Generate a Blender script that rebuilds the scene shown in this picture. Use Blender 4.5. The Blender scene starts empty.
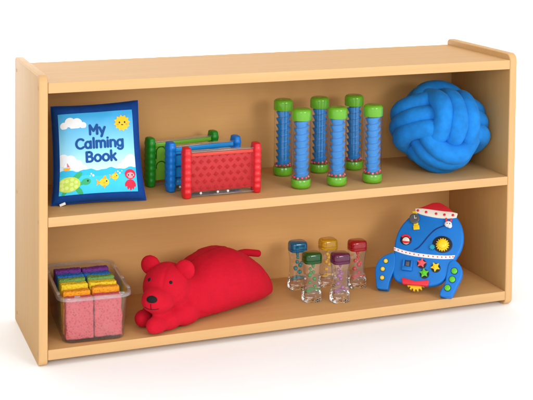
import bpy, bmesh, math, random
from mathutils import Vector, Matrix, Euler, noise

rnd = random.Random(11)
scene = bpy.context.scene
COL = scene.collection
PI = math.pi
R = math.radians

# ------------------------------------------------------------------ materials
MATS = {}

def new_mat(name):
    m = bpy.data.materials.new(name)
    m.use_nodes = True
    nt = m.node_tree
    for n in list(nt.nodes):
        nt.nodes.remove(n)
    out = nt.nodes.new('ShaderNodeOutputMaterial')
    MATS[name] = m
    return m, nt, out

def pr(nt, out, **kw):
    b = nt.nodes.new('ShaderNodeBsdfPrincipled')
    for k, v in kw.items():
        b.inputs[k.replace('_', ' ')].default_value = v
    nt.links.new(b.outputs['BSDF'], out.inputs['Surface'])
    return b

def c4(c):
    return (c[0], c[1], c[2], 1.0)

def coords(nt, scale=(1, 1, 1)):
    tc = nt.nodes.new('ShaderNodeTexCoord')
    mp = nt.nodes.new('ShaderNodeMapping')
    mp.inputs['Scale'].default_value = scale
    nt.links.new(tc.outputs['Object'], mp.inputs['Vector'])
    return mp.outputs['Vector']

def noise_tex(nt, vec, scale, detail=4.0, rough=0.55):
    n = nt.nodes.new('ShaderNodeTexNoise')
    n.inputs['Scale'].default_value = scale
    n.inputs['Detail'].default_value = detail
    n.inputs['Roughness'].default_value = rough
    nt.links.new(vec, n.inputs['Vector'])
    return n.outputs['Fac']

def ramp(nt, fac, stops):
    r = nt.nodes.new('ShaderNodeValToRGB')
    while len(r.color_ramp.elements) < len(stops):
        r.color_ramp.elements.new(0.5)
    for e, (p, c) in zip(r.color_ramp.elements, stops):
        e.position = p
        e.color = c4(c)
    nt.links.new(fac, r.inputs['Fac'])
    return r.outputs['Color']

def bump(nt, b, height, strength, dist):
    bp = nt.nodes.new('ShaderNodeBump')
    bp.inputs['Strength'].default_value = strength
    bp.inputs['Distance'].default_value = dist
    nt.links.new(height, bp.inputs['Height'])
    nt.links.new(bp.outputs['Normal'], b.inputs['Normal'])

def wood(name, c, axis, var=0.10, rough=0.42):
    m, nt, out = new_mat(name)
    b = pr(nt, out, Roughness=rough)
    b.inputs['Specular IOR Level'].default_value = 0.14
    s = [34.0, 34.0, 34.0]
    s['xyz'.index(axis)] = 1.6
    v = coords(nt, tuple(s))
    n1 = noise_tex(nt, v, 1.6, 5.0, 0.6)
    s2 = [190.0, 190.0, 190.0]
    s2['xyz'.index(axis)] = 9.0
    n2 = noise_tex(nt, coords(nt, tuple(s2)), 1.0, 3.0, 0.5)
    mx = nt.nodes.new('ShaderNodeMath'); mx.operation = 'MULTIPLY_ADD'
    nt.links.new(n2, mx.inputs[0]); mx.inputs[1].default_value = 0.45
    nt.links.new(n1, mx.inputs[2])
    lo = [x * (1 - var * k) for x, k in zip(c, (0.9, 1.2, 1.6))]
    hi = [min(1, x * (1 + var * k)) for x, k in zip(c, (0.7, 0.8, 0.9))]
    col = ramp(nt, mx.outputs[0], [(0.42, lo), (0.95, hi)])
    nt.links.new(col, b.inputs['Base Color'])
    bump(nt, b, n2, 0.08, 0.0004)
    return m

def plastic(name, c, rough=0.32, var=0.06, coat=0.0, sss=0.0, bump_s=0.0):
    m, nt, out = new_mat(name)
    b = pr(nt, out, Roughness=rough)
    n = noise_tex(nt, coords(nt), 30.0, 3.0)
    col = ramp(nt, n, [(0.3, [x * (1 - var) for x in c]), (0.7, [min(1, x * (1 + var)) for x in c])])
    nt.links.new(col, b.inputs['Base Color'])
    b.inputs['Coat Weight'].default_value = coat
    b.inputs['Specular IOR Level'].default_value = 0.32
    if sss:
        b.inputs['Subsurface Weight'].default_value = sss
        b.inputs['Subsurface Radius'].default_value = (0.01, 0.01, 0.01)
    if bump_s:
        n2 = noise_tex(nt, coords(nt), 900.0, 2.0)
        bump(nt, b, n2, bump_s, 0.0005)
    return m

def cloth(name, c, weave=700.0, bs=0.35, sheen=0.4, var=0.12, rough=0.85, tint=None, wrinkle=0.0):
    m, nt, out = new_mat(name)
    b = pr(nt, out, Roughness=rough)
    n = noise_tex(nt, coords(nt), 45.0, 5.0)
    col = ramp(nt, n, [(0.3, [x * (1 - var) for x in c]), (0.7, [min(1, x * (1 + var)) for x in c])])
    nt.links.new(col, b.inputs['Base Color'])
    b.inputs['Sheen Weight'].default_value = sheen
    b.inputs['Sheen Roughness'].default_value = 0.4
    b.inputs['Sheen Tint'].default_value = c4(tint or [min(1, x * 1.6 + 0.08) for x in c])
    b.inputs['Specular IOR Level'].default_value = 0.25
    n2 = noise_tex(nt, coords(nt), weave, 3.0)
    if wrinkle:
        n3 = noise_tex(nt, coords(nt), 85.0, 6.0, 0.62)
        md = nt.nodes.new('ShaderNodeMath'); md.operation = 'MULTIPLY_ADD'
        nt.links.new(n3, md.inputs[0]); md.inputs[1].default_value = wrinkle
        nt.links.new(n2, md.inputs[2]); n2 = md.outputs[0]
    bump(nt, b, n2, bs, 0.0008)
    return m

def sponge_mat(name, c):
    m, nt, out = new_mat(name)
    b = pr(nt, out, Roughness=0.9)
    b.inputs['Specular IOR Level'].default_value = 0.15
    v = coords(nt)
    vo = nt.nodes.new('ShaderNodeTexVoronoi')
    vo.inputs['Scale'].default_value = 210.0
    nt.links.new(v, vo.inputs['Vector'])
    n = noise_tex(nt, v, 300.0, 4.0, 0.7)
    ad = nt.nodes.new('ShaderNodeMath'); ad.operation = 'ADD'
    nt.links.new(vo.outputs['Distance'], ad.inputs[0]); nt.links.new(n, ad.inputs[1])
    col = ramp(nt, ad.outputs[0], [(0.42, [x * 0.45 for x in c]), (0.66, c), (1.0, [min(1, x * 1.25 + 0.02) for x in c])])
    nt.links.new(col, b.inputs['Base Color'])
    bump(nt, b, ad.outputs[0], 0.9, 0.0022)
    return m

def clear(name, tint=(0.97, 0.97, 0.97), gloss=1.0, haze=0.0, rough=0.06, ior=1.45):
    """thin transparent plastic: see-through with a Fresnel gloss"""
    m, nt, out = new_mat(name)
    # Schlick curve on the facing angle: the same from both sides of the sheet
    lw = nt.nodes.new('ShaderNodeLayerWeight'); lw.inputs['Blend'].default_value = 0.5
    pw = nt.nodes.new('ShaderNodeMath'); pw.operation = 'POWER'
    nt.links.new(lw.outputs['Facing'], pw.inputs[0]); pw.inputs[1].default_value = 4.0
    mu = nt.nodes.new('ShaderNodeMath'); mu.operation = 'MULTIPLY_ADD'
    nt.links.new(pw.outputs[0], mu.inputs[0]); mu.inputs[1].default_value = 0.75 * gloss; mu.inputs[2].default_value = 0.03 * gloss
    mu.use_clamp = True
    tr = nt.nodes.new('ShaderNodeBsdfTransparent'); tr.inputs['Color'].default_value = c4(tint)
    last = tr.outputs[0]
    if haze:
        df = nt.nodes.new('ShaderNodeBsdfDiffuse'); df.inputs['Color'].default_value = (0.9, 0.9, 0.9, 1)
        n = noise_tex(nt, coords(nt), 25.0, 3.0)
        mh = nt.nodes.new('ShaderNodeMath'); mh.operation = 'MULTIPLY'
        nt.links.new(n, mh.inputs[0]); mh.inputs[1].default_value = haze * 2
        m1 = nt.nodes.new('ShaderNodeMixShader')
        nt.links.new(mh.outputs[0], m1.inputs[0])
        nt.links.new(last, m1.inputs[1]); nt.links.new(df.outputs[0], m1.inputs[2])
        last = m1.outputs[0]
    gl = nt.nodes.new('ShaderNodeBsdfGlossy'); gl.inputs['Roughness'].default_value = rough
    mi = nt.nodes.new('ShaderNodeMixShader')
    nt.links.new(mu.outputs[0], mi.inputs[0])
    nt.links.new(last, mi.inputs[1]); nt.links.new(gl.outputs[0], mi.inputs[2])
    nt.links.new(mi.outputs[0], out.inputs['Surface'])
    return m

def tinted(name, c, rough=0.12, trans=0.5):
    """coloured translucent moulded plastic"""
    m, nt, out = new_mat(name)
    b = pr(nt, out, Roughness=rough)
    n = noise_tex(nt, coords(nt), 60.0, 3.0)
    col = ramp(nt, n, [(0.3, [x * 0.88 for x in c]), (0.7, [min(1, x * 1.12) for x in c])])
    nt.links.new(col, b.inputs['Base Color'])
    b.inputs['Transmission Weight'].default_value = trans
    b.inputs['IOR'].default_value = 1.4
    b.inputs['Coat Weight'].default_value = 0.5
    return m

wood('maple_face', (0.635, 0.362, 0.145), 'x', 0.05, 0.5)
wood('maple_inner_lifted', (0.70, 0.390, 0.145), 'x', 0.04, 0.5)  # same laminate, colour raised to brighten the dim interior
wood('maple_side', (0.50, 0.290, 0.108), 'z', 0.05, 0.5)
wood('maple_edge', (0.645, 0.392, 0.178), 'x', 0.06, 0.45)
wood('maple_edge_upright', (0.645, 0.392, 0.178), 'z', 0.06, 0.45)
plastic('plug', (0.40, 0.25, 0.10), 0.5)
# white seamless paper
m, nt, out = new_mat('white_paper')
b = pr(nt, out, Roughness=0.8)
nt.links.new(ramp(nt, noise_tex(nt, coords(nt), 6.0), [(0.3, (0.93, 0.93, 0.93)), (0.7, (0.95, 0.95, 0.95))]), b.inputs['Base Color'])

plastic('red_plastic', (0.64, 0.014, 0.022), 0.40, coat=0.1)
plastic('red_plate', (0.52, 0.007, 0.011), 0.5)
plastic('orange_edge', (0.66, 0.045, 0.022), 0.3)
plastic('blue_plastic', (0.003, 0.19, 0.68), 0.40, coat=0.1)
plastic('blue_plate', (0.012, 0.30, 0.76), 0.35)
plastic('blue_dark', (0.004, 0.07, 0.30), 0.35)
plastic('green_plastic', (0.010, 0.26, 0.016), 0.40, coat=0.1)
plastic('green_plate', (0.20, 0.50, 0.04), 0.35)
plastic('green_dark', (0.02, 0.16, 0.01), 0.35)
plastic('lime_cap', (0.125, 0.40, 0.016), 0.22, coat=0.5, sss=0.15)
plastic('spiral_blue', (0.002, 0.245, 0.66), 0.42)
plastic('bead_red', (0.72, 0.03, 0.06), 0.2, coat=0.4)
plastic('bead_pink', (0.80, 0.22, 0.30), 0.2, coat=0.4)
plastic('ball_white', (0.85, 0.85, 0.83), 0.2)
clear('clear_tube', (0.985, 0.985, 0.985), 1.8, 0.012, 0.04)
clear('clear_cover', (0.99, 0.99, 0.99), 0.35, 0.0)
clear('clear_rail', (0.93, 0.95, 0.95), 1.6, 0.10)
clear('bin_clear', (0.97, 0.97, 0.975), 1.1, 0.025, 0.08)
clear('bin_rim', (0.93, 0.93, 0.94), 1.5, 0.10, 0.08)
clear('timer_clear', (0.99, 0.99, 0.98), 2.6, 0.03, 0.03)
m, nt, out = new_mat('clear_base')
b = pr(nt, out, Roughness=0.03, IOR=1.42)
b.inputs['Base Color'].default_value = (0.97, 0.98, 0.98, 1)
b.inputs['Transmission Weight'].default_value = 1.0
bump(nt, b, noise_tex(nt, coords(nt), 130.0, 1.0), 0.28, 0.002)

TIMER = {'blue': (0.004, 0.17, 0.36), 'green': (0.008, 0.12, 0.015), 'yellow': (0.74, 0.42, 0.008),
         'purple': (0.17, 0.018, 0.08), 'red': (0.52, 0.008, 0.018)}
DROP = {'blue': (0.004, 0.24, 0.28), 'green': (0.02, 0.26, 0.02), 'yellow': (0.78, 0.44, 0.01),
        'purple': (0.36, 0.09, 0.26), 'red': (0.64, 0.012, 0.014)}
for k, v in TIMER.items():
    tinted('cap_' + k, v)
    plastic('drop_' + k, DROP[k], 0.15, coat=0.3)
SPONGE = {'pink': (0.60, 0.085, 0.10), 'orange': (0.88, 0.33, 0.01), 'yellow': (0.88, 0.60, 0.02),
          'green': (0.16, 0.34, 0.08), 'blue': (0.01, 0.15, 0.56), 'purple': (0.15, 0.03, 0.26)}
for k, v in SPONGE.items():
    sponge_mat('sponge_' + k, v)

cloth('navy_cloth', (0.002, 0.055, 0.29), 900.0, 0.35, 0.05, 0.12, 0.85, None, 3.0)
cloth('knot_velvet', (0.008, 0.205, 0.63), 1100.0, 0.35, 0.12, 0.16, 0.8, (0.30, 0.58, 0.95), 4.0)
cloth('red_plush', (0.56, 0.003, 0.020), 1000.0, 0.55, 0.14, 0.06, 0.9, (0.95, 0.10, 0.14), 2.5)
cloth('red_thread', (0.30, 0.002, 0.012), 900.0, 0.3, 0.0)
cloth('black_plush', (0.012, 0.010, 0.011), 900.0, 0.4, 0.25)
cloth('black_thread', (0.008, 0.006, 0.007), 900.0, 0.2, 0.0)
cloth('white_tag', (0.80, 0.80, 0.78), 900.0, 0.2, 0.0)
# printed picture inks
def ink(name, c, rough=0.6):
    cloth(name, c, 1500.0, 0.08, 0.0, 0.03, rough)
ink('ink_white', (0.86, 0.91, 0.95)); ink('ink_cream', (0.78, 0.86, 0.92))
ink('ink_sun', (0.90, 0.60, 0.03)); ink('ink_dark', (0.02, 0.03, 0.10))
ink('ink_navy', (0.003, 0.075, 0.31)); ink('ink_water', (0.03, 0.50, 0.82)); ink('ink_water_deep', (0.05, 0.58, 0.86))
ink('ink_green', (0.04, 0.42, 0.16)); ink('ink_lime', (0.50, 0.68, 0.10)); ink('ink_limelight', (0.64, 0.78, 0.22))
ink('ink_orange', (0.92, 0.42, 0.03)); ink('ink_pink', (0.80, 0.16, 0.22)); ink('ink_red', (0.70, 0.02, 0.06))
ink('ink_face', (0.86, 0.34, 0.34))
ink('ink_cheek', (0.90, 0.36, 0.10))
# printed sky: a printed blend from blue at the top to white at the sea line
m, nt, out = new_mat('ink_sky')
b = pr(nt, out, Roughness=0.6)
tc = nt.nodes.new('ShaderNodeTexCoord'); sp = nt.nodes.new('ShaderNodeSeparateXYZ')
nt.links.new(tc.outputs['Generated'], sp.inputs[0])
nt.links.new(ramp(nt, sp.outputs['Z'], [(0.30, (0.62, 0.86, 0.95)), (0.55, (0.26, 0.68, 0.92)), (0.95, (0.04, 0.42, 0.84))]), b.inputs['Base Color'])

plastic('foam_blue', (0.004, 0.175, 0.60), 0.45, 0.06, bump_s=0.12)
plastic('foam_groove', (0.004, 0.03, 0.16), 0.6)
plastic('foam_red', (0.50, 0.012, 0.022), 0.45, bump_s=0.1)
plastic('toy_cream', (0.80, 0.76, 0.66), 0.4)
plastic('toy_white', (0.84, 0.84, 0.82), 0.3)
plastic('toy_red', (0.72, 0.02, 0.04), 0.3, coat=0.3)
plastic('toy_coral', (0.86, 0.10, 0.11), 0.3, coat=0.3)
plastic('toy_yellow', (0.88, 0.60, 0.01), 0.3, coat=0.3)
plastic('toy_lime', (0.10, 0.55, 0.02), 0.3, coat=0.3)
plastic('toy_teal', (0.005, 0.33, 0.52), 0.3, coat=0.3)
plastic('toy_black', (0.015, 0.017, 0.03), 0.4)
plastic('toy_grey', (0.10, 0.105, 0.11), 0.35)
plastic('toy_navy', (0.01, 0.05, 0.20), 0.35)

# ------------------------------------------------------------------ mesh helpers
class MB:
    def __init__(self):
        self.v = []; self.f = []; self.mi = []
    def take(self, bm, M=None, mi=0):
        base = len(self.v)
        bm.verts.ensure_lookup_table()
        for i, v in enumerate(bm.verts):
            v.index = i
            self.v.append(tuple(M @ v.co) if M else tuple(v.co))
        for f in bm.faces:
            self.f.append([base + v.index for v in f.verts]); self.mi.append(mi)
        bm.free()
    def raw(self, vs, fs, M=None, mi=0):
        base = len(self.v)
        for v in vs:
            v = Vector(v)
            self.v.append(tuple(M @ v) if M else tuple(v))
        for f in fs:
            self.f.append([base + i for i in f]); self.mi.append(mi)
    def box(self, c, s, bev=0.0, seg=2, M=None, mi=0, rot=None):
        bm = bmesh.new()
        bmesh.ops.create_cube(bm, size=1.0)
        for v in bm.verts:
            v.co = Vector((v.co.x * s[0], v.co.y * s[1], v.co.z * s[2]))
        if bev:
            bmesh.ops.bevel(bm, geom=list(bm.edges), offset=bev, segments=seg, profile=0.5, affect='EDGES')
        T = Matrix.Translation(c)
        if rot: T = T @ rot
        self.take(bm, (M @ T) if M else T, mi)
    def prism(self, pts, z0, z1, bev=0.0, seg=2, M=None, mi=0):
        bm = bmesh.new()
        a = [bm.verts.new((p[0], p[1], z0)) for p in pts]
        f = bm.faces.new(a)
        bm.normal_update()
        if f.normal.z > 0: f.normal_flip()
        r = bmesh.ops.extrude_face_region(bm, geom=[f])
        for v in [g for g in r['geom'] if isinstance(g, bmesh.types.BMVert)]:
            v.co.z = z1
        bmesh.ops.recalc_face_normals(bm, faces=bm.faces)
        if bev:
            ed = [e for e in bm.edges if abs(e.verts[0].co.z - e.verts[1].co.z) < 1e-7]
            bmesh.ops.bevel(bm, geom=ed, offset=bev, segments=seg, profile=0.5, affect='EDGES', clamp_overlap=True)
        self.take(bm, M, mi)
    def lathe(self, prof, seg=32, M=None, mi=0, closed=True, shape=None):
        vs = []; fs = []
        n = len(prof)
        for (r, z) in prof:
            for k in range(seg):
                a = 2 * PI * k / seg
                q = shape(a) if shape else 1.0
                vs.append((r * q * math.cos(a), r * q * math.sin(a), z))
        for i in range(n - 1):
            for k in range(seg):
                k2 = (k + 1) % seg
                fs.append((i * seg + k, i * seg + k2, (i + 1) * seg + k2, (i + 1) * seg + k))
        if closed:
            fs.append(tuple(range(seg))[::-1]); fs.append(tuple(range((n - 1) * seg, n * seg)))
        self.raw(vs, fs, M, mi)
    def ball(self, c, r, M=None, mi=0, u=16, v=10, rot=None):
        bm = bmesh.new()
        bmesh.ops.create_uvsphere(bm, u_segments=u, v_segments=v, radius=1.0)
        if isinstance(r, (int, float)): r = (r, r, r)
        T = Matrix.Translation(c)
        if rot: T = T @ rot
        T = T @ Matrix.Diagonal((r[0], r[1], r[2], 1))
        self.take(bm, (M @ T) if M else T, mi)
    def tube(self, pts, r, seg=10, closed=False, M=None, mi=0, caps=True):
        pts = [Vector(p) for p in pts]; n = len(pts)
        rad = r if callable(r) else (lambda t: r)
        T = []
        for i in range(n):
            if closed: d = pts[(i + 1) % n] - pts[i - 1]
            else: d = pts[min(i + 1, n - 1)] - pts[max(i - 1, 0)]
            T.append(d.normalized())
        up = Vector((0, 0, 1)) if abs(T[0].z) < 0.9 else Vector((1, 0, 0))
        N = [(up - T[0] * up.dot(T[0])).normalized()]
        for i in range(1, n):
            q = T[i - 1].rotation_difference(T[i])
            N.append((q @ N[-1]).normalized())
        if closed:
            q = T[-1].rotation_difference(T[0]); e = q @ N[-1]
            ang = math.atan2(e.cross(N[0]).dot(T[0]), e.dot(N[0]))
            N = [(Matrix.Rotation(ang * i / n, 3, T[i]) @ N[i]) for i in range(n)]
        vs = []; fs = []
        for i in range(n):
            B = T[i].cross(N[i]); rr = rad(i / max(1, n - 1))
            for k in range(seg):
                a = 2 * PI * k / seg
                vs.append(pts[i] + N[i] * (rr * math.cos(a)) + B * (rr * math.sin(a)))
        for i in range(n if closed else n - 1):
            j = (i + 1) % n
            for k in range(seg):
                k2 = (k + 1) % seg
                fs.append((i * seg + k, i * seg + k2, j * seg + k2, j * seg + k))
        if not closed and caps:
            fs.append(tuple(range(seg))[::-1]); fs.append(tuple(range((n - 1) * seg, n * seg)))
        self.raw(vs, fs, M, mi)
    def mesh(self, name, mats, sharp=40.0):
        me = bpy.data.meshes.new(name)
        me.from_pydata([tuple(v) for v in self.v], [], self.f)
        bm = bmesh.new(); bm.from_mesh(me)
        for f, mi in zip(bm.faces, self.mi): f.material_index = mi
        bmesh.ops.recalc_face_normals(bm, faces=bm.faces)
        bm.to_mesh(me); bm.free()
        for mt in mats: me.materials.append(MATS[mt])
        me.polygons.foreach_set('use_smooth', [True] * len(me.polygons))
        if sharp < 179: me.set_sharp_from_angle(angle=R(sharp))
        me.update()
        return me
    def build(self, name, mats, parent=None, sharp=40.0, label=None):
        if isinstance(mats, str): mats = [mats]
        o = bpy.data.objects.new(name, self.mesh(name, mats, sharp))
        COL.objects.link(o)
        if parent: o.parent = parent
        if label: o['label'] = label
        return o

def thing(name, label, cat, loc=(0, 0, 0), rot=(0, 0, 0), group=None):
    o = bpy.data.objects.new(name, None)
    COL.objects.link(o)
    o.empty_display_size = 0.02
    o.location = loc; o.rotation_euler = rot
    tag(o, label, cat, group)
    return o

def tag(o, label, cat, group=None):
    o['label'] = label; o['category'] = cat
    if group: o['group'] = group

def copy_tree(o, parent=None):
    c = o.copy(); COL.objects.link(c)
    c.parent = parent
    for ch in [x for x in COL.objects if x.parent == o]:
        copy_tree(ch, c)
    return c

def catmull(pts, n=8):
    pts = [Vector(p) for p in pts]
    out = []
    for i in range(len(pts) - 1):
        p0 = pts[max(i - 1, 0)]; p1 = pts[i]; p2 = pts[i + 1]; p3 = pts[min(i + 2, len(pts) - 1)]
        for k in range(n):
            t = k / n
            out.append(0.5 * ((2 * p1) + (p2 - p0) * t + (2 * p0 - 5 * p1 + 4 * p2 - p3) * t * t + (3 * p1 - p0 - 3 * p2 + p3) * t ** 3))
    out.append(pts[-1])
    return out

def closed_spline(pts, n=6):
    pts = [Vector((p[0], p[1], 0)) for p in pts]; N = len(pts); out = []
    for i in range(N):
        p0, p1, p2, p3 = pts[i - 1], pts[i], pts[(i + 1) % N], pts[(i + 2) % N]
        for k in range(n):
            t = k / n
            q = 0.5 * ((2 * p1) + (p2 - p0) * t + (2 * p0 - 5 * p1 + 4 * p2 - p3) * t * t + (3 * p1 - p0 - 3 * p2 + p3) * t ** 3)
            out.append((q.x, q.y))
    return out

def round_poly(pts, radii, n=6):
    """polygon with rounded corners"""
    out = []; N = len(pts)
    for i in range(N):
        p = Vector((*pts[i], 0)); a = Vector((*pts[i - 1], 0)); b = Vector((*pts[(i + 1) % N], 0))
        r = radii if isinstance(radii, (int, float)) else radii[i]
        if r <= 0: out.append((p.x, p.y)); continue
        da = (a - p).normalized(); db = (b - p).normalized()
        ang = da.angle(db); d = r / math.tan(ang / 2)
        c = p + (da + db).normalized() * (r / math.sin(ang / 2))
        s = p + da * d - c; e = p + db * d - c
        tot = s.angle(e); ax = s.cross(e).normalized()
        for k in range(n + 1):
            q = c + Matrix.Rotation(tot * k / n, 3, ax) @ s
            out.append((q.x, q.y))
    return out

# ------------------------------------------------------------------ setting
W, D, T, H = 1.1468, 0.2929, 0.0189, 0.61
Z1T, Z1B, Z2T, Z2B, Z3T, Z3B = 0.5944, 0.5732, 0.3140, 0.2942, 0.0347, 0.0137
YB = 0.2665
mb = MB()
prof = [(-14.0, 0.0), (9.0, 0.0)]
for k in range(1, 13):
    a = R(90) * k / 12
    prof.append((9.0 + 3.0 * math.sin(a), 3.0 - 3.0 * math.cos(a)))
prof.append((12.0, 9.0))
vs = []; fs = []
for (y, z) in prof:
    vs += [(-16, y, z), (18, y, z)]
for i in range(len(prof) - 1):
    fs.append((2 * i, 2 * i + 1, 2 * i + 3, 2 * i + 2))
mb.raw(vs, fs)
fl = mb.build('floor', 'white_paper', None, 80)
fl['kind'] = 'structure'

# ------------------------------------------------------------------ the shelf unit
unit = thing('storage_shelf', 'long low maple storage shelf with two open levels on a white floor', 'shelf')

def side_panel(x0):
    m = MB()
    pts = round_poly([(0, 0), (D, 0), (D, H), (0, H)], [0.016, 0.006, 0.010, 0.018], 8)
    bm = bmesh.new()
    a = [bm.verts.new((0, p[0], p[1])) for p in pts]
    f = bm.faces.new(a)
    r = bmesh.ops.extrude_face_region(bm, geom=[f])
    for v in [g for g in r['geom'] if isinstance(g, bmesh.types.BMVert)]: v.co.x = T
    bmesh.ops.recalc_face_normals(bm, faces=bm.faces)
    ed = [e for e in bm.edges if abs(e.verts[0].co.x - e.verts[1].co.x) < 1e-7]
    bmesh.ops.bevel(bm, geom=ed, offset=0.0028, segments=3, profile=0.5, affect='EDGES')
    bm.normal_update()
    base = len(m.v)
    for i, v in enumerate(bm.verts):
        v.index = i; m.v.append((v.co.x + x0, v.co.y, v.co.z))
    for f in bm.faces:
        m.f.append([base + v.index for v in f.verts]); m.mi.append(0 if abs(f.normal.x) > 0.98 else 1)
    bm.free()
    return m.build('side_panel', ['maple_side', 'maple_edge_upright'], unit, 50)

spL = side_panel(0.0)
spR = side_panel(W - T)
for (y, z, rr) in ((0.2667, 0.582, 0.0042), (0.010, 0.584, 0.0042), (0.264, 0.305, 0.0042), (0.010, 0.304, 0.0042), (0.012, 0.026, 0.0042), (0.262, 0.026, 0.0042)):
    m = MB()
    m.lathe([(rr, -0.0003), (rr, 0.0003), (rr * 0.8, 0.0006), (rr * 0.3, 0.0002)], 18, Matrix.Translation((0, y, z)) @ Matrix.Rotation(R(-90), 4, 'Y'))
    m.build('screw_cap', 'plug', spL, 40)

def shelf_board(name, z0, z1, ymax, face):
    m = MB()
    m.box(((W) / 2, 0.0035 + (ymax - 0.0035) / 2, (z0 + z1) / 2), (W - 2 * T - 0.0004, ymax - 0.0035, z1 - z0), 0.0006, 1)
    o = m.build(name, face, unit, 40)
    e = MB()
    e.box((W / 2, 0.0026, (z0 + z1) / 2), (W - 2 * T - 0.0008, 0.0034, z1 - z0 + 0.0006), 0.0012, 3)
    e.build('edge_band', 'maple_edge', o, 40)
    return o
shelf_board('top_board', Z1B, Z1T, D - 0.001, 'maple_face')
shelf_board('middle_board', Z2B, Z2T, YB - 0.0005, 'maple_face')
shelf_board('bottom_board', Z3B, Z3T, YB - 0.0005, 'maple_face')
m = MB()
m.box((W / 2, YB + 0.0035, (Z3B + Z1B) / 2), (W - 2 * T - 0.0004, 0.007, Z1B - Z3B - 0.0006), 0.0005, 1)
m.build('back_panel', 'maple_inner_lifted', unit, 40)

# ------------------------------------------------------------------ book cushion
PW, PH, PT = 0.197, 0.222, 0.036
yaw = math.atan2(0.066 - 0.0835, 0.2408 - 0.0483)
cush = thing('book_cushion', 'square navy blue cloth cushion with an undersea picture and lettering on its front', 'cushion',
             (0.1455, 0.0760, Z2T + 0.002), (0, 0, yaw))
tilt = Matrix.Rotation(R(-20), 4, 'X')
def pil(s, t, side):
    conc = 0.030
    x = s * (PW / 2) * (1 - conc * (1 - t * t) * abs(s))
    z = PH / 2 + t * (PH / 2) * (1 - conc * (1 - s * s) * abs(t))
    th = PT * max(0.0, (1 - s ** 4) * (1 - t ** 4)) ** 0.5
    wr = 0.0026 * noise.noise(Vector((s * 3.2, t * 3.2, side * 3.1))) * (1 - max(abs(s), abs(t)) ** 8)
    p = Vector((x, -side * (th + wr * (1 if th > 0.004 else 0)), z))
    # soft corners droop a little
    p.x += 0.004 * max(0, -t) ** 3 * s
    p.x *= 1 - 0.022 * (t + 1) / 2
    p.z -= (0.0035 + 0.0065 * (1 - s) / 2) * (t + 1) / 2
    return tilt @ p
m = MB(); N = 44
def cosgrid(k, N):
    q = -1 + 2 * k / N
    return math.copysign(1 - (1 - abs(q)) ** 1.5, q)
for side in (1, -1):
    vs = [pil(cosgrid(i, N), cosgrid(j, N), side) for j in range(N + 1) for i in range(N + 1)]
    fs = [(j * (N + 1) + i, j * (N + 1) + i + 1, (j + 1) * (N + 1) + i + 1, (j + 1) * (N + 1) + i) for j in range(N) for i in range(N)]
    m.raw(vs, fs)
m.build('cover', 'navy_cloth', cush, 179)
m = MB()
per = [pil(s, -1, 1) for s in [-1 + k / 12 for k in range(25)]] + [pil(1, t, 1) for t in [-1 + k / 12 for k in range(1, 25)]] + \
      [pil(s, 1, 1) for s in [1 - k / 12 for k in range(1, 25)]] + [pil(-1, t, 1) for t in [1 - k / 12 for k in range(1, 24)]]
m.tube(per, 0.0016, 6, True)
m.build('seam', 'navy_cloth', cush, 179)
m = MB()
m.box((-0.080, -0.008, 0.0030), (0.013, 0.0012, 0.0055), 0.0003, 1, None, 0, Matrix.Rotation(R(-20), 4, 'Y'))
m.build('care_tag', 'white_tag', cush)

# picture coordinates: u 0..1 across, v 0..1 up, mapped on the cushion's front
def face(u, v, off):
    s = -0.880 + 1.70 * u; t = -0.845 + 1.645 * v
    e = 0.01
    p = pil(s, t, 1)
    n = (pil(s + e, t, 1) - pil(s - e, t, 1)).cross(pil(s, t + e, 1) - pil(s, t - e, 1)).normalized()
    if n.y > 0: n = -n
    return p + n * off
ASP = 0.157 / 0.170   # picture width / height
def flat(mb, poly, off, mi=0):
    """a filled flat shape in picture coordinates laid on the cloth"""
    pp = []
    for i, p in enumerate(poly):
        q = poly[(i + 1) % len(poly)]
        k = max(1, int(math.hypot(q[0] - p[0], q[1] - p[1]) / 0.04))
        pp += [(p[0] + (q[0] - p[0]) * j / k, p[1] + (q[1] - p[1]) * j / k) for j in range(k)]
    cx = sum(p[0] for p in pp) / len(pp); cy = sum(p[1] for p in pp) / len(pp)
    n = len(pp); vs = [face(cx, cy, off)]; fs = []
    rings = (0.25, 0.5, 0.75, 1.0)
    for r_ in rings:
        vs += [face(cx + (p[0] - cx) * r_, cy + (p[1] - cy) * r_, off) for p in pp]
    for i in range(n):
        fs.append((0, 1 + i, 1 + (i + 1) % n))
        for k in range(len(rings) - 1):
            a_, b_ = 1 + k * n, 1 + (k + 1) * n
            fs.append((a_ + i, b_ + i, b_ + (i + 1) % n, a_ + (i + 1) % n))
    mb.raw(vs, fs, None, mi)
def ell(cx, cy, rx, ry, n=24, rot=0.0):
    return [(cx + (rx * math.cos(a) * math.cos(rot) - ry * math.sin(a) * math.sin(rot)) / 1.0,
             cy + (rx * math.cos(a) * math.sin(rot) + ry * math.sin(a) * math.cos(rot)) * ASP) for a in [2 * PI * k / n for k in range(n)]]
m = MB(); N = 20
vs = [face(i / N, j / N, 0.0006) for j in range(N + 1) for i in range(N + 1)]
fs = [(j * (N + 1) + i, j * (N + 1) + i + 1, (j + 1) * (N + 1) + i + 1, (j + 1) * (N + 1) + i) for j in range(N) for i in range(N)]
m.raw(vs, fs)
pic = m.build('printed_picture', 'ink_sky', cush, 179)
SO = 0.0009
def cloud(blobs, flatbase, off=SO, mat='ink_white'):
    m = MB(); o = off
    for (x, y, r) in blobs:
        pts = [(min(0.998, max(0.002, px)), max(flatbase, py)) for px, py in ell(x, y, r, r, 22)]
        q = []
        for p in pts:
            if not q or (abs(p[0] - q[-1][0]) + abs(p[1] - q[-1][1])) > 1e-5: q.append(p)
        flat(m, q, o); o += 0.00006
    m.build('cloud', mat, pic, 179)
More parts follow.
